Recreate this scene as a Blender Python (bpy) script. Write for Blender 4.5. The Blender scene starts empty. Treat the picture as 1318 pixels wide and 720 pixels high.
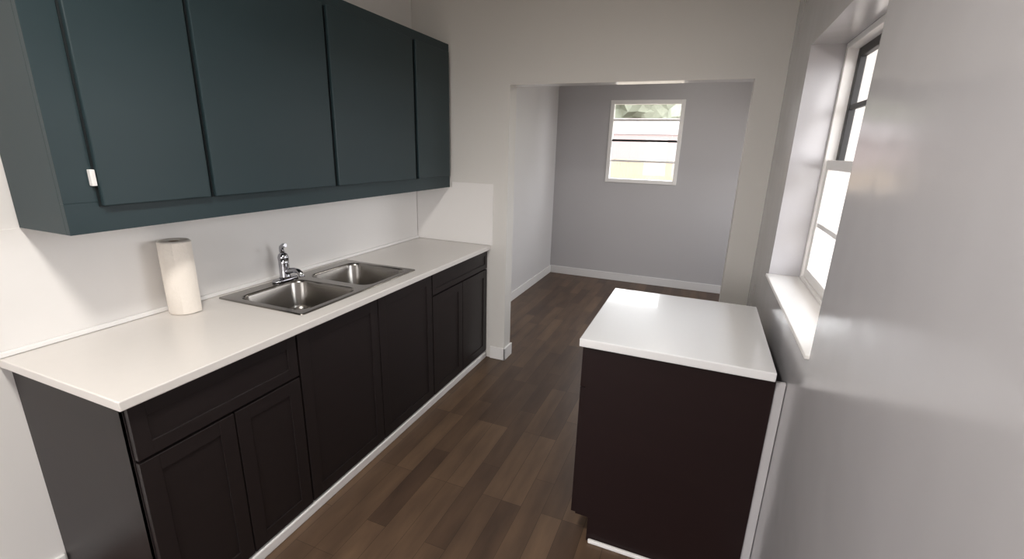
import bpy, bmesh, math, random
from mathutils import Vector, Matrix, noise
random.seed(4)
sc=bpy.context.scene
sc.view_settings.view_transform='Standard'
sc.view_settings.look='None'
sc.view_settings.exposure=0.72

def lin(c):
    r=[]
    for v in c:
        v/=255.0
        r.append(v/12.92 if v<=.04045 else ((v+.055)/1.055)**2.4)
    return (*r,1)

def mat(name,col,rough=.5,metal=0,var=.04,nscale=6,bump=0,bscale=60,coat=0,spec=.5,stretch=(1,1,1),coatr=.05,bdist=.01):
    m=bpy.data.materials.new(name); m.use_nodes=True
    nt=m.node_tree; b=nt.nodes['Principled BSDF']
    b.inputs['Roughness'].default_value=rough; b.inputs['Metallic'].default_value=metal
    b.inputs['Coat Weight'].default_value=coat; b.inputs['Coat Roughness'].default_value=coatr
    b.inputs['Specular IOR Level'].default_value=spec
    tc=nt.nodes.new('ShaderNodeTexCoord'); mp=nt.nodes.new('ShaderNodeMapping'); mp.inputs['Scale'].default_value=stretch
    nt.links.new(tc.outputs['Object'],mp.inputs['Vector'])
    n=nt.nodes.new('ShaderNodeTexNoise'); n.inputs['Scale'].default_value=nscale; n.inputs['Detail'].default_value=4
    nt.links.new(mp.outputs['Vector'],n.inputs['Vector'])
    mx=nt.nodes.new('ShaderNodeMix'); mx.data_type='RGBA'
    L=lin(col)
    mx.inputs['A'].default_value=tuple(max(0,v*(1-var)) for v in L[:3])+(1,)
    mx.inputs['B'].default_value=tuple(min(1,v*(1+var)) for v in L[:3])+(1,)
    nt.links.new(n.outputs['Fac'],mx.inputs['Factor']); nt.links.new(mx.outputs['Result'],b.inputs['Base Color'])
    if bump:
        n2=nt.nodes.new('ShaderNodeTexNoise'); n2.inputs['Scale'].default_value=bscale; n2.inputs['Detail'].default_value=2
        nt.links.new(mp.outputs['Vector'],n2.inputs['Vector'])
        bp=nt.nodes.new('ShaderNodeBump'); bp.inputs['Strength'].default_value=bump; bp.inputs['Distance'].default_value=bdist
        nt.links.new(n2.outputs['Fac'],bp.inputs['Height']); nt.links.new(bp.outputs['Normal'],b.inputs['Normal'])
        if coat: nt.links.new(bp.outputs['Normal'],b.inputs['Coat Normal'])
    return m

def floor_mat():
    m=bpy.data.materials.new('vinyl_plank'); m.use_nodes=True; nt=m.node_tree; b=nt.nodes['Principled BSDF']
    N=nt.nodes.new; K=nt.links.new
    tc=N('ShaderNodeTexCoord'); mp=N('ShaderNodeMapping'); mp.inputs['Rotation'].default_value=(0,0,math.pi/2)
    K(tc.outputs['Object'],mp.inputs['Vector'])
    br=N('ShaderNodeTexBrick'); br.inputs['Scale'].default_value=1
    br.inputs['Brick Width'].default_value=.56; br.inputs['Row Height'].default_value=.10
    br.inputs['Mortar Size'].default_value=.001; br.inputs['Bias'].default_value=0
    br.offset=.37; br.offset_frequency=3
    br.inputs['Color1'].default_value=lin((76,60,50)); br.inputs['Color2'].default_value=lin((103,83,67)); br.inputs['Mortar'].default_value=lin((58,46,38))
    K(mp.outputs['Vector'],br.inputs['Vector'])
    mp2=N('ShaderNodeMapping'); mp2.inputs['Scale'].default_value=(12,2.4,1); K(tc.outputs['Object'],mp2.inputs['Vector'])
    n=N('ShaderNodeTexNoise'); n.inputs['Scale'].default_value=1.2; n.inputs['Detail'].default_value=5; K(mp2.outputs['Vector'],n.inputs['Vector'])
    cr=N('ShaderNodeValToRGB'); cr.color_ramp.elements[0].position=.3; cr.color_ramp.elements[0].color=(.68,.66,.65,1); cr.color_ramp.elements[1].position=.72; cr.color_ramp.elements[1].color=(1.22,1.18,1.08,1)
    K(n.outputs['Fac'],cr.inputs['Fac'])
    mx=N('ShaderNodeMix'); mx.data_type='RGBA'; mx.blend_type='MULTIPLY'; mx.inputs['Factor'].default_value=.85
    K(br.outputs['Color'],mx.inputs['A']); K(cr.outputs['Color'],mx.inputs['B']); K(mx.outputs['Result'],b.inputs['Base Color'])
    b.inputs['Roughness'].default_value=.42; b.inputs['Specular IOR Level'].default_value=.35
    return m

def glass_mat():
    m=bpy.data.materials.new('window_glass'); m.use_nodes=True; nt=m.node_tree
    nt.nodes.clear(); N=nt.nodes.new
    o=N('ShaderNodeOutputMaterial'); t=N('ShaderNodeBsdfTransparent'); g=N('ShaderNodeBsdfGlossy'); g.inputs['Roughness'].default_value=.02
    mx=N('ShaderNodeMixShader'); mx.inputs[0].default_value=.05
    nt.links.new(t.outputs[0],mx.inputs[1]); nt.links.new(g.outputs[0],mx.inputs[2]); nt.links.new(mx.outputs[0],o.inputs[0])
    return m

M=dict(
 wall=mat('wall_paint',(218,215,210),rough=.5,var=.02,nscale=1.5,spec=.35),
 soffit=mat('soffit_gloss_paint',(222,218,210),rough=.35,var=.02,coat=.8,coatr=.06),
 wallL=mat('wall_paint_white',(234,231,228),rough=.5,var=.015,nscale=2),
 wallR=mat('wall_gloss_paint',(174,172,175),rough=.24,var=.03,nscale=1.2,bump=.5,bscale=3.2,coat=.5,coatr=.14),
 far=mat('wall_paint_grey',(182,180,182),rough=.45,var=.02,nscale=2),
 farL=mat('wall_paint_light',(218,216,216),rough=.4,var=.02,nscale=2),  # paler copy of the far-room paint; light on the left wall is in the colour
 ceil=mat('ceiling_paint',(225,223,220),rough=.8,var=.01),
 trim=mat('trim_paint',(236,234,232),rough=.35,var=.01),
 floor=floor_mat(),
 esp=mat('espresso_laminate',(34,28,28),rough=.42,var=.12,nscale=5,stretch=(1,1,8),spec=.3),
 espI=mat('espresso_island',(30,18,18),rough=.45,var=.1,nscale=4,stretch=(1,1,6),spec=.2),
 kick=mat('kick_dark',(18,14,14),rough=.6),
 slate=mat('slate_teal_paint',(42,57,61),rough=.42,var=.05,nscale=4,stretch=(1,1,3),spec=.33),
 slateD=mat('slate_dark',(20,27,30),rough=.6),
 top=mat('laminate_top',(222,217,212),rough=.3,var=.015,nscale=40,coat=.2,coatr=.1),
 topI=mat('island_top',(228,228,229),rough=.22,var=.01,nscale=40,coat=.6,coatr=.05),
 steel=mat('stainless_steel',(150,146,141),rough=.25,metal=1,var=.05,nscale=12,stretch=(1,14,1)),
 dark=mat('dark_metal',(34,34,36),rough=.5),
 chrome=mat('chrome',(175,175,180),rough=.12,metal=1,var=.01),
 paper=mat('paper_towel',(232,224,214),rough=.95,var=.02,bump=.25,bscale=90),
 card=mat('cardboard',(150,120,88),rough=.9),
 glass=glass_mat(),
 leaf=mat('foliage',(128,132,116),rough=.8,var=.2,nscale=2),
 bark=mat('bark',(110,90,72),rough=.9,var=.3,nscale=8),
 soil=mat('dry_ground',(112,102,88),rough=.95,var=.15,nscale=1),
 stucco=mat('stucco_pink',(136,122,120),rough=.9,var=.05),
 fence=mat('fence_wood',(150,134,114),rough=.9,var=.08,nscale=2,stretch=(6,1,.4)),
 roof=mat('roof_tile',(118,110,108),rough=.9,var=.1,nscale=10),
 lamp=mat('frosted_glass',(245,243,238),rough=.4),
)

def finish(name,bm,m,smooth=False,parent=None,bevel=0,seg=2):
    me=bpy.data.meshes.new(name); bmesh.ops.recalc_face_normals(bm,faces=bm.faces); bm.to_mesh(me); bm.free()
    o=bpy.data.objects.new(name,me); sc.collection.objects.link(o)
    for mm in (m if isinstance(m,list) else [m]): me.materials.append(mm)
    if smooth:
        for p in me.polygons: p.use_smooth=True
    if bevel:
        md=o.modifiers.new('bevel','BEVEL'); md.width=bevel; md.segments=seg; md.limit_method='ANGLE'; md.angle_limit=math.radians(50)
    if parent: o.parent=parent
    return o
def addbox(bm,b,mi=0):
    x0,y0,z0,x1,y1,z1=b
    v=[bm.verts.new(p) for p in [(x0,y0,z0),(x1,y0,z0),(x1,y1,z0),(x0,y1,z0),(x0,y0,z1),(x1,y0,z1),(x1,y1,z1),(x0,y1,z1)]]
    for f in [(0,3,2,1),(4,5,6,7),(0,1,5,4),(1,2,6,5),(2,3,7,6),(3,0,4,7)]:
        bm.faces.new([v[i] for i in f]).material_index=mi
def boxes(name,bs,m,parent=None,bevel=0):
    bm=bmesh.new()
    for b in bs: addbox(bm,b)
    return finish(name,bm,m,parent=parent,bevel=bevel)
def empty(name,loc=(0,0,0)):
    e=bpy.data.objects.new(name,None); sc.collection.objects.link(e); e.empty_display_size=.1
    return e
def tube(bm,pts,rad,n=16,mi=0):
    pts=[Vector(p) for p in pts]; rings=[]
    up=None
    for i,p in enumerate(pts):
        t=(pts[min(i+1,len(pts)-1)]-pts[max(i-1,0)]).normalized()
        if up is None: up=t.orthogonal().normalized()
        up=(up-t*up.dot(t)).normalized(); w=t.cross(up)
        r=rad[i] if isinstance(rad,(list,tuple)) else rad
        rings.append([bm.verts.new(p+(up*math.cos(a)+w*math.sin(a))*r) for a in [2*math.pi*k/n for k in range(n)]])
    for a,b in zip(rings,rings[1:]):
        for k in range(n):
            f=bm.faces.new([a[k],a[(k+1)%n],b[(k+1)%n],b[k]]); f.material_index=mi; f.smooth=True
    bm.faces.new(rings[0][::-1]).material_index=mi; bm.faces.new(rings[-1]).material_index=mi
def lathe(bm,prof,cx,cy,n=40,mi=0):
    rings=[[bm.verts.new((cx+r*math.cos(2*math.pi*k/n),cy+r*math.sin(2*math.pi*k/n),z)) for k in range(n)] for r,z in prof]
    for a,b in zip(rings,rings[1:]):
        for k in range(n):
            f=bm.faces.new([a[k],a[(k+1)%n],b[(k+1)%n],b[k]]); f.material_index=mi; f.smooth=True
    return rings

# ------------------------------------------------ dimensions
WL=-2.055; RW=.338; P=3.07; PT=.12; B=5.84; BL=-1.80; BR=1.6; CZ=2.75; Y0=-1.7
JL=-1.29; JR=.186; JT=2.025
WT=.20

# ------------------------------------------------ shell
boxes('floor',[(WL-.3,Y0-.2,-.1,BR+.3,B+.3,0)],M['floor'])
boxes('ceiling',[(WL-.3,Y0-.2,CZ,BR+.3,B+.3,CZ+.1)],M['ceil'])
boxes('wall_left',[(WL-.2,Y0,0,WL,P+PT,CZ)],M['wallL'])
dx0,dx1,dz1=-1.75,-.15,2.1
boxes('wall_rear',[(WL-.2,Y0-.15,0,dx0,Y0,CZ),(dx1,Y0-.15,0,RW+WT,Y0,CZ),(dx0,Y0-.15,dz1,dx1,Y0,CZ)],M['wall'])
ry0,ry1,rz0,rz1=1.43,2.43,1.06,2.06
boxes('wall_right',[(RW,Y0,0,RW+WT,ry0,CZ),(RW,ry1,0,RW+WT,P,CZ),(RW,ry0,0,RW+WT,ry1,rz0),(RW,ry0,rz1,RW+WT,ry1,CZ)],M['wallR'])
boxes('wall_partition',[(WL,P,0,JL,P+PT,CZ),(JR,P,0,BR,P+PT,CZ),(JL,P,JT,JR,P+PT,CZ)],M['wall'])
boxes('trim_3',[(JL,P+.001,JT-.004,JR,P+PT-.001,JT)],M['soffit'])
wx0,wx1,wz0,wz1=-1.147,-.308,1.243,2.19
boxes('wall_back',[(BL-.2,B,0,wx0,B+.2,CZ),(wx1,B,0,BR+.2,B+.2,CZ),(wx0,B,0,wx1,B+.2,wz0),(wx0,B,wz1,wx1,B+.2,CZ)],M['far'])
boxes('wall_far_left',[(BL-.2,P+PT,0,BL,B,CZ)],M['farL'])
fy0,fy1,fz0,fz1=3.9,5.3,.9,2.1
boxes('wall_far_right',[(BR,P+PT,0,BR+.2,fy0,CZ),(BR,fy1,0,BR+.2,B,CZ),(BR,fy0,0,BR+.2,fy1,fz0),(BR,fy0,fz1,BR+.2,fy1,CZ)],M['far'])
# trims
bh=.1; bt=.014
boxes('baseboard_partition',[(-1.405,P-bt,0,JL+bt,P,bh),(JL,P-bt,0,JL+bt,P+PT+bt,bh)],M['trim'],bevel=.004)
boxes('baseboard_far_left',[(BL,P+PT,0,BL+bt,B,bh)],M['trim'],bevel=.004)
boxes('baseboard_back',[(BL+bt,B-bt,0,BR,B,bh)],M['farL'],bevel=.004)
boxes('baseboard_right',[(RW-bt,Y0,0,RW,1.575,bh),(RW-bt,2.36,0,RW,P,bh),(JR-bt,P-bt,0,RW-bt,P,bh),(JR-bt,P,0,JR,P+PT,bh)],M['trim'],bevel=.004)
boxes('baseboard_left',[(WL,Y0,0,WL+bt,.655,bh)],M['trim'],bevel=.004)

# ------------------------------------------------ window right (single hung)
def ring(x0,x1,y0,y1,z0,z1,t,tb=None):
    tb=tb or t
    return [(x0,y0,z0,x1,y0+t,z1),(x0,y1-t,z0,x1,y1,z1),(x0,y0+t,z0,x1,y1-t,z0+tb),(x0,y0+t,z1-t,x1,y1-t,z1)]
w=empty('window_1')
boxes('frame',ring(.465,.537,ry0,ry1,rz0,rz1,.025),M['trim'],w,.003)
boxes('lower_sash',ring(.475,.5,ry0+.025,ry1-.025,rz0+.025,1.60,.04)+[(.479,ry0+.06,1.315,.496,ry1-.06,1.335)],M['trim'],w,.003)
boxes('upper_sash',ring(.505,.53,ry0+.025,ry1-.025,1.565,rz1-.025,.035)+[(.508,ry0+.06,1.80,.526,ry1-.06,1.82)],M['dark'],w,.003)
boxes('pane_lower',[(.486,ry0+.06,rz0+.06,.489,ry1-.06,1.57)],M['glass'],w)
boxes('pane_upper',[(.516,ry0+.055,1.59,.519,ry1-.055,rz1-.055)],M['glass'],w)
boxes('sill',[(RW-.012,ry0,rz0-.002,.465,ry1,rz0+.012)],M['trim'],w,.003)
# unseen far room side window, added to brighten the far left wall
w=empty('window_3')
boxes('frame',ring(BR+.08,BR+.14,fy0,fy1,fz0,fz1,.04)+[(BR+.09,fy0+.04,1.49,BR+.13,fy1-.04,1.53)],M['trim'],w,.003)
boxes('pane',[(BR+.105,fy0+.04,fz0+.04,BR+.108,fy1-.04,fz1-.04)],M['glass'],w)
# ------------------------------------------------ window back (awning, horizontal lites)
w=empty('window_2')
fy=B+.02
def ringy(y0,y1,x0,x1,z0,z1,t):
    return [(x0,y0,z0,x0+t,y1,z1),(x1-t,y0,z0,x1,y1,z1),(x0+t,y0,z0,x1-t,y1,z0+t),(x0+t,y0,z1-t,x1-t,y1,z1)]
boxes('frame',ringy(B-.012,B+.07,wx0,wx1,wz0,wz1,.045),M['trim'],w,.004)
boxes('lite_bars',[(wx0+.04,fy,z-.012,wx1-.04,fy+.03,z+.012) for z in (1.97,1.50)],M['trim'],w,.002)
boxes('meeting_bar',[(wx0+.04,fy-.01,1.725,wx1-.04,fy+.03,1.75)],M['dark'],w,.003)
boxes('panes',[(wx0+.04,fy+.014,wz0+.04,wx1-.04,fy+.017,wz1-.04)],M['glass'],w)
# ------------------------------------------------ unseen rear glazed door, added to let in flat light
w=empty('door_1')
xm=(dx0+dx1)/2
boxes('frame',[(dx0,Y0-.12,0,dx0+.04,Y0-.02,dz1),(dx1-.04,Y0-.12,0,dx1,Y0-.02,dz1),(dx0+.04,Y0-.12,dz1-.04,dx1-.04,Y0-.02,dz1)],M['trim'],w,.003)
boxes('leaf_stiles',ringy(Y0-.09,Y0-.05,dx0+.042,xm-.002,.01,dz1-.042,.09)+ringy(Y0-.09,Y0-.05,xm+.002,dx1-.042,.01,dz1-.042,.09),M['trim'],w,.003)
boxes('leaf_panes',[(dx0+.12,Y0-.072,.09,xm-.08,Y0-.068,dz1-.12),(xm+.08,Y0-.072,.09,dx1-.12,Y0-.068,dz1-.12)],M['glass'],w)

# ------------------------------------------------ doors helpers
def shaker(name,y0,y1,z0,z1,xf,m,parent,st=.055,th=.02,rec=.006):
    bm=bmesh.new()
    addbox(bm,(xf-th,y0,z0,xf,y0+st,z1)); addbox(bm,(xf-th,y1-st,z0,xf,y1,z1))
    addbox(bm,(xf-th,y0+st,z0,xf,y1-st,z0+st)); addbox(bm,(xf-th,y0+st,z1-st,xf,y1-st,z1))
    addbox(bm,(xf-th+.002,y0+st-.005,z0+st-.005,xf-rec,y1-st+.005,z1-st+.005))
    return finish(name,bm,m,parent=parent,bevel=.001)

# ------------------------------------------------ base cabinet
bc=empty('base_cabinet')
xf=-1.44; cy0=.66; cy1=P-.003
xb=WL+.002
boxes('carcass',[(xb,cy0,.0,xf-.02,cy0+.018,.878),(xb,cy1-.018,0,xf-.02,cy1,.878),(xb,cy0+.018,.06,xf-.03,cy1-.018,.078),
  (xb,cy0+.018,.078,xb+.006,cy1-.018,.878),(xb,1.26,.078,xf-.03,1.278,.87),(xb,2.28,.078,xf-.03,2.298,.87)],M['esp'],bc,.001)
boxes('face_frame',[(xf-.04,cy0,.05,xf-.0215,cy1,.10),(xf-.04,cy0,.84,xf-.0215,cy1,.878)]+[(xf-.04,a-.02,.1,xf-.0215,a+.02,.84) for a in (.68,.97,1.27,1.78,2.29,2.68,3.045)]+[(xf-.04,cy0,.66,xf-.0215,1.27,.70),(xf-.04,2.29,.70,xf-.0215,cy1,.73)],M['kick'],bc)
shaker('drawer_front_1',.663,1.262,.69,.868,xf,M['esp'],bc,st=.045)
shaker('door_left_1',.663,.966,.06,.68,xf,M['esp'],bc)
shaker('door_left_2',.972,1.262,.06,.68,xf,M['esp'],bc)
shaker('door_sink_1',1.272,1.775,.06,.868,xf,M['esp'],bc)
shaker('door_sink_2',1.781,2.282,.06,.868,xf,M['esp'],bc)
shaker('drawer_front_2',2.292,3.06,.735,.868,xf,M['esp'],bc,st=.035)
shaker('door_right_1',2.292,2.672,.06,.725,xf,M['esp'],bc)
shaker('door_right_2',2.678,3.06,.06,.725,xf,M['esp'],bc)
boxes('toe_strip',[(xf-.02,cy0,0,xf+.004,P-.016,.048)],M['trim'],bc,bevel=.006)

# ------------------------------------------------ countertop with sink cut-out
sx0,sx1,sy0,sy1=-2.0,-1.50,1.36,2.20
c0x,c1x,c0y,c1y=WL+.002,-1.415,.635,P-.003
hx0,hx1,hy0,hy1=sx0+.025,sx1-.025,sy0+.02,sy1-.02
bm=bmesh.new()
xs=[c0x,hx0,hx1,c1x]; ys=[c0y,hy0,hy1,c1y]
for zz in (.91,.878):
    V=[[bm.verts.new((a,b,zz)) for b in ys] for a in xs]
    for i in range(3):
        for j in range(3):
            if i==1 and j==1: continue
            bm.faces.new([V[i][j],V[i+1][j],V[i+1][j+1],V[i][j+1]])
    if zz==.91: VT=V
    else: VB=V
ol=[(0,0),(1,0),(2,0),(3,0),(3,1),(3,2),(3,3),(2,3),(1,3),(0,3),(0,2),(0,1)]
il=[(1,1),(2,1),(2,2),(1,2)]
for L in (ol,il):
    for k in range(len(L)):
        a=L[k];b=L[(k+1)%len(L)]
        bm.faces.new([VT[a[0]][a[1]],VT[b[0]][b[1]],VB[b[0]][b[1]],VB[a[0]][a[1]]])
ct=finish('kitchen_countertop',bm,M['top'],bevel=.004,seg=3)
boxes('trim_1',[(WL+.009,c0y,.911,WL+.022,c1y-.012,.93)],M['trim'],bevel=.004)
boxes('backsplash_panel',[(WL+.001,c0y-.02,.912,WL+.008,P-.011,1.318)],M['wallL'])
boxes('trim_2',[(WL+.009,P-.008,.912,-1.735,P-.001,1.318),(-1.735,P-.008,.912,-1.40,P-.001,1.36)],M['wallL'])  # second backsplash panel, on the partition wall

# ------------------------------------------------ sink
def rr(cx,cy,hx,hy,r,z,n=8):
    o=[]
    for q,(sx,sy) in enumerate([(1,1),(-1,1),(-1,-1),(1,-1)]):
        for k in range(n+1):
            a=math.pi/2*(q+k/n)
            o.append((cx+sx*(hx-r)+r*math.cos(a),cy+sy*(hy-r)+r*math.sin(a),z))
    return o
def loop(bm,pts): return [bm.verts.new(p) for p in pts]
def bridge(bm,a,b,sm=True,mi=0):
    n=len(a)
    for k in range(n):
        f=bm.faces.new([a[k],a[(k+1)%n],b[(k+1)%n],b[k]]); f.smooth=sm; f.material_index=mi
bm=bmesh.new()
ym=(sy0+sy1)/2; zt=.916
for (a,b) in ((sy0,ym),(ym,sy1)):
    cyy=(a+b)/2; cxx=(sx0+sx1)/2
    dx=.035
    O=loop(bm,rr(cxx,cyy,(sx1-sx0)/2,(b-a)/2,.0008,zt))
    bcx=cxx+dx/2+.005; bhx=(sx1-sx0)/2-.03-dx/2; bhy=(b-a)/2-.026
    I=loop(bm,rr(bcx,cyy,bhx,bhy,.06,zt)); bridge(bm,O,I,False)
    prev=I
    for (ins,z,r) in ((.004,zt-.004,.06),(.008,zt-.015,.06),(.018,zt-.13,.06),(.028,zt-.155,.055),(.05,zt-.168,.045)):
        c=loop(bm,rr(bcx,cyy,bhx-ins,bhy-ins,r,z)); bridge(bm,prev,c); prev=c
    D=loop(bm,rr(bcx,cyy,.045,.045,.0449,zt-.172)); bridge(bm,prev,D); 
    D2=loop(bm,rr(bcx,cyy,.04,.04,.0399,zt-.178)); bridge(bm,D,D2,mi=1)
    D3=loop(bm,rr(bcx,cyy,.015,.015,.0149,zt-.182)); bridge(bm,D2,D3,mi=1)
    f=bm.faces.new(D3); f.material_index=1
R0=loop(bm,rr((sx0+sx1)/2,ym,(sx1-sx0)/2,(sy1-sy0)/2,.012,zt)); R1=loop(bm,rr((sx0+sx1)/2,ym,(sx1-sx0)/2+.004,(sy1-sy0)/2+.004,.014,zt-.001)); R2=loop(bm,rr((sx0+sx1)/2,ym,(sx1-sx0)/2+.006,(sy1-sy0)/2+.006,.016,.9105))
bridge(bm,R0,R1); bridge(bm,R1,R2)
sink=finish('double_bowl_sink',bm,[M['steel'],M['dark']])
# faucet
bm=bmesh.new()
fx,fyy=-1.962,1.70
P0=loop(bm,rr(fx,fyy,.026,.075,.0255,.917)); P1=loop(bm,rr(fx,fyy,.026,.075,.0255,.925)); P2=loop(bm,rr(fx,fyy,.02,.069,.0195,.931))
bridge(bm,P0,P1);bridge(bm,P1,P2); bm.faces.new(P2); bm.faces.new(P0[::-1])
tube(bm,[(fx,fyy,.93),(fx,fyy,.94),(fx,fyy,1.01),(fx,fyy,1.03)],[.030,.026,.025,.026],24)
tube(bm,[(fx,fyy,1.029),(fx,fyy,1.04),(fx,fyy,1.055),(fx,fyy,1.066)],[.026,.027,.022,.008],24)
sp=[(fx+.01,fyy,.96),(fx+.04,fyy,.972),(fx+.07,fyy,.978),(fx+.095,fyy,.976),(fx+.11,fyy,.966),(fx+.116,fyy,.955),(fx+.118,fyy,.948)]
tube(bm,sp,[.016,.015,.014,.013,.013,.013,.014],16)
tube(bm,[(fx,fyy,1.05),(fx-.006,fyy,1.075),(fx,fyy-.004,1.092),(fx+.02,fyy-.008,1.104),(fx+.038,fyy-.012,1.108)],[.013,.012,.012,.012,.009],12)
finish('kitchen_faucet',bm,M['chrome'],bevel=0)
# paper towel roll
bm=bmesh.new()
px,py=-1.965,1.185; r=.058; h0=.911; h1=1.215
lathe(bm,[(.021,h1-.003),(.023,h1),(r-.006,h1+.001),(r,h1-.005),(r+.0006,1.06),(r,h0+.005),(r-.004,h0),(.023,h0),(.021,h0+.002)],px,py,48)
lathe(bm,[(.021,h0+.002),(.0205,h1-.004),(.0195,h1-.004),(.0195,h0+.003)],px,py,32,mi=1)
vs=[]
for k in range(8):
    a=math.radians(-40+k*10); rr_=r+.001+max(0,k-3)*.0016
    vs.append((bm.verts.new((px+rr_*math.cos(a),py+rr_*math.sin(a),h0+.003)),bm.verts.new((px+rr_*math.cos(a),py+rr_*math.sin(a),h1-.004))))
for a,b in zip(vs,vs[1:]): bm.faces.new([a[0],b[0],b[1],a[1]]).smooth=True
finish('paper_towel_roll',bm,[M['paper'],M['card']])

# ------------------------------------------------ upper cabinets
uc=empty('upper_cabinet')
ux=-1.74; uy0=.77; uy1=P-.003; uz0=1.32; uz1=2.29
fxx=ux-.018; ubx=WL+.0085
boxes('carcass',[(ubx,uy0,uz0,fxx-.02,uy0+.018,uz1),(ubx,uy1-.018,uz0,fxx-.02,uy1,uz1),(ubx,uy0+.018,uz0+.012,fxx-.02,uy1-.018,uz0+.03),(ubx,uy0+.018,uz1-.018,fxx-.02,uy1-.018,uz1),(ubx,uy0+.018,uz0+.03,ubx+.006,uy1-.018,uz1-.018)],M['slate'],uc,.001)
st=[(uy0,.875),(1.20,1.25),(1.86,1.92),(2.58,2.65),(3.02,uy1)]
boxes('face_frame',[(fxx-.02,uy0,uz0,fxx,uy1,1.415),(fxx-.02,uy0,2.22,fxx,uy1,uz1)]+[(fxx-.02,a,1.415,fxx,b,2.22) for a,b in st],M['slate'],uc,.001)
DD=[(.862,1.213),(1.232,1.872),(1.898,2.598),(2.632,3.035)]
for i,(a,b) in enumerate(DD):
    bm=bmesh.new(); addbox(bm,(fxx+.004,a,1.402,ux+.004,b,2.235)); finish('door_%d_leaf'%(i+1),bm,M['slate'],parent=uc,bevel=.004)
boxes('door_shadow_gap',[(fxx,a-.004,1.40,fxx+.004,b+.004,2.231) for a,b in DD],M['slateD'],uc)  # dark sheets standing in for shade in the gaps round the doors
boxes('hinge_clip',[(fxx,.845,1.465,fxx+.016,.859,1.515)],M['trim'],uc,.002)

# ------------------------------------------------ island
isl=empty('kitchen_island')
ix0,ix1,iy0,iy1=-.35,.305,1.615,2.33
boxes('end_panels',[(ix0+.02,iy0,.12,ix1,iy0+.018,.893),(ix0+.075,iy0,0,ix1,iy0+.018,.12),(ix0+.02,iy1-.018,.12,ix1,iy1,.893),(ix0+.075,iy1-.018,0,ix1,iy1,.12)],M['espI'],isl)
boxes('body',[(ix0+.021,iy0+.018,.12,ix1,iy1-.018,.138),(ix1-.012,iy0+.018,.138,ix1,iy1-.018,.893),(ix0+.021,iy0+.018,.138,ix0+.04,iy1-.018,.893)],M['kick'],isl)
boxes('kick',[(ix0+.078,iy0+.018,0,ix0+.094,iy1-.018,.12)],M['kick'],isl)
ym2=(iy0+iy1)/2
prts=[shaker('drawer_front',iy0+.003,iy1-.003,.72,.885,ix0,M['espI'],isl)]
for i,(a,b) in enumerate([(iy0+.003,ym2-.002),(ym2+.002,iy1-.003)]):
    prts.append(shaker('cabinet_door_%d'%(i+1),a,b,.125,.715,ix0,M['espI'],isl))
for o in prts:
    for v in o.data.vertices: v.co.x=2*ix0-v.co.x
    o.data.flip_normals()
    o.location.x+=.02   # fronts sit on the carcass face
boxes('worktop',[(ix0-.012,iy0-.015,.893,ix1-.004,iy1+.01,.926)],M['topI'],isl,.004)
boxes('base_trim',[(ix0+.085,iy0-.014,0,ix1,iy0-.001,.018)],M['trim'],isl,bevel=.004)
boxes('scribe_strip',[(ix1+.001,iy0+.006,0,RW-.002,iy0+.02,.885)],M['far'],isl,bevel=.001)
for o in prts: o.location.x-=.02

# ------------------------------------------------ unseen ceiling lights, added as fill
def fill_light(x,y,pw,sz=.3):
    bm=bmesh.new()
    lathe(bm,[(.001,CZ-.09),(.06,CZ-.086),(.11,CZ-.07),(.145,CZ-.04),(.15,CZ-.02)],x,y,40)
    lathe(bm,[(.15,CZ-.022),(.165,CZ-.022),(.165,CZ-.001),(.15,CZ-.001)],x,y,40,mi=1)
    o=finish('ceiling_light',bm,[M['lamp'],M['chrome']])
    l=bpy.data.lights.new('bulb','AREA'); l.shape='DISK'; l.size=sz; l.energy=pw; l.color=(1,.96,.9)
    lo=bpy.data.objects.new('bulb',l); sc.collection.objects.link(lo); lo.location=(x,y,CZ-.10); lo.parent=o
fill_light(-.75,.3,24)
fill_light(-.2,4.6,6)

# ------------------------------------------------ exterior
boxes('ground',[(-80,-30,-.5,90,140,-.3)],M['soil'])
def house():
    e=empty('neighbor_house')
    boxes('body',[(-22,50,-.3,12,62,3.3)],M['stucco'],e)
    bm=bmesh.new()
    v=[bm.verts.new(p) for p in [(-22.1,49.9,3.3),(12.1,49.9,3.3),(12.1,62.1,3.3),(-22.1,62.1,3.3),(-17,56,5.2),(7,56,5.2)]]
    for f in [(0,1,5,4),(1,2,5),(2,3,4,5),(3,0,4),(0,3,2,1)]: bm.faces.new([v[i] for i in f])
    finish('roof',bm,M['roof'],parent=e)
house()
bm=bmesh.new()
for k in range(90):
    x0=-16+k*.2; addbox(bm,(x0,30,-.3,x0+.185,30.03,1.12+.02*(k%3)))
for z in (.1,.85): addbox(bm,(-16,30.03,z,2,30.08,z+.09))
finish('wooden_fence',bm,M['fence'])
def tree(x,y,h,s):
    bm=bmesh.new()
    tube(bm,[(x,y,-.3),(x+.05,y,h*.3),(x,y+.1,h*.7)],[.22*s,.16*s,.08*s],10,mi=1)
    for k in range(8):
        a=random.random()*6.28; rr2=random.uniform(0,1.1)*s
        c=Vector((x+rr2*math.cos(a),y+rr2*math.sin(a),h*random.uniform(.4,1)))
        q=bmesh.ops.create_icosphere(bm,subdivisions=3,radius=random.uniform(.8,1.3)*s,matrix=Matrix.Translation(c))
        for vv in q['verts']:
            d=(vv.co-c); vv.co=c+d*(1+.35*noise.noise(vv.co*1.7/s)+.18*noise.noise(vv.co*5/s))
    finish('tree',bm,[M['leaf'],M['bark']])
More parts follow.
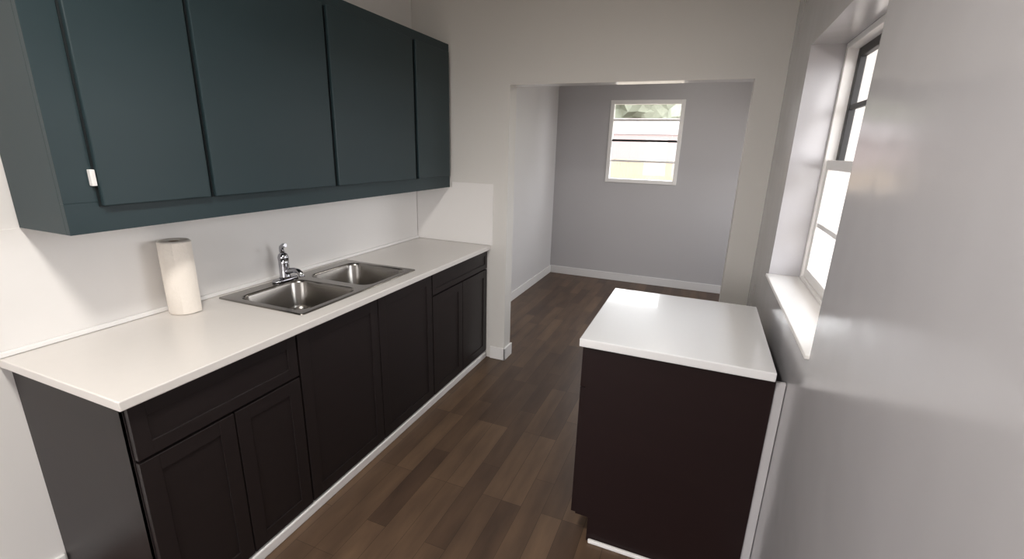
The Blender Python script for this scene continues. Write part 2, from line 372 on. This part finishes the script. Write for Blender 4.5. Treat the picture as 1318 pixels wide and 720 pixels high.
for (x,y,h,s) in [(-17,70,11,4),(-9,72,12,4),(-2,70,11,4),(5,71,11,4),(2.6,10.5,3.0,.9),(3.9,14.5,3.6,1.2),(4.6,19,5,1.5),(6.6,22,5,1.8),(5.0,25,5,1.6)]: tree(x,y,h,s)

# ------------------------------------------------ world, portals
wd=bpy.data.worlds.new('sky'); sc.world=wd; wd.use_nodes=True
nt=wd.node_tree; bg=nt.nodes['Background']; bg.inputs['Strength'].default_value=5.5
sky=nt.nodes.new('ShaderNodeTexSky'); sky.sky_type='PREETHAM'
sky.turbidity=6; sky.sun_direction=(-.3,-.6,.74)
mx=nt.nodes.new('ShaderNodeMix'); mx.data_type='RGBA'; mx.inputs['Factor'].default_value=.85; mx.inputs['B'].default_value=(.98,.98,1,1)
nt.links.new(sky.outputs[0],mx.inputs['A']); nt.links.new(mx.outputs['Result'],bg.inputs['Color'])
def portal(name,loc,rot,a,b):
    l=bpy.data.lights.new(name,'AREA'); l.shape='RECTANGLE'; l.size=a; l.size_y=b; l.cycles.is_portal=True
    o=bpy.data.objects.new(name,l); sc.collection.objects.link(o); o.location=loc; o.rotation_euler=rot
portal('portal_right',(.56,1.93,1.56),(0,math.pi/2,0),1.0,1.0)
portal('portal_back',(-.727,B+.22,1.716),(-math.pi/2,0,0),.84,.95)
portal('portal_far_right',(BR+.22,4.6,1.5),(0,math.pi/2,0),1.2,1.4)
portal('portal_rear',(xm,Y0-.17,1.05),(math.pi/2,0,0),1.6,2.1)

# ------------------------------------------------ camera
hc,a,b,r,f=1.613,.383,.278,.028,593.
s,c=math.sin,math.cos
F=Vector((-s(a)*c(b),c(a)*c(b),-s(b)));R=Vector((c(a),s(a),0));U=Vector((-s(a)*s(b),c(a)*s(b),c(b)))
R2=R*c(r)+U*s(r); U2=U*c(r)-R*s(r)
cam=bpy.data.cameras.new('camera'); co=bpy.data.objects.new('camera',cam); sc.collection.objects.link(co)
mt=Matrix((R2,U2,-F)).transposed().to_4x4(); mt.translation=Vector((0,0,hc)); co.matrix_world=mt
cam.sensor_width=36; cam.sensor_fit='HORIZONTAL'; cam.lens=f/1318*36; cam.clip_start=.02
sc.camera=co
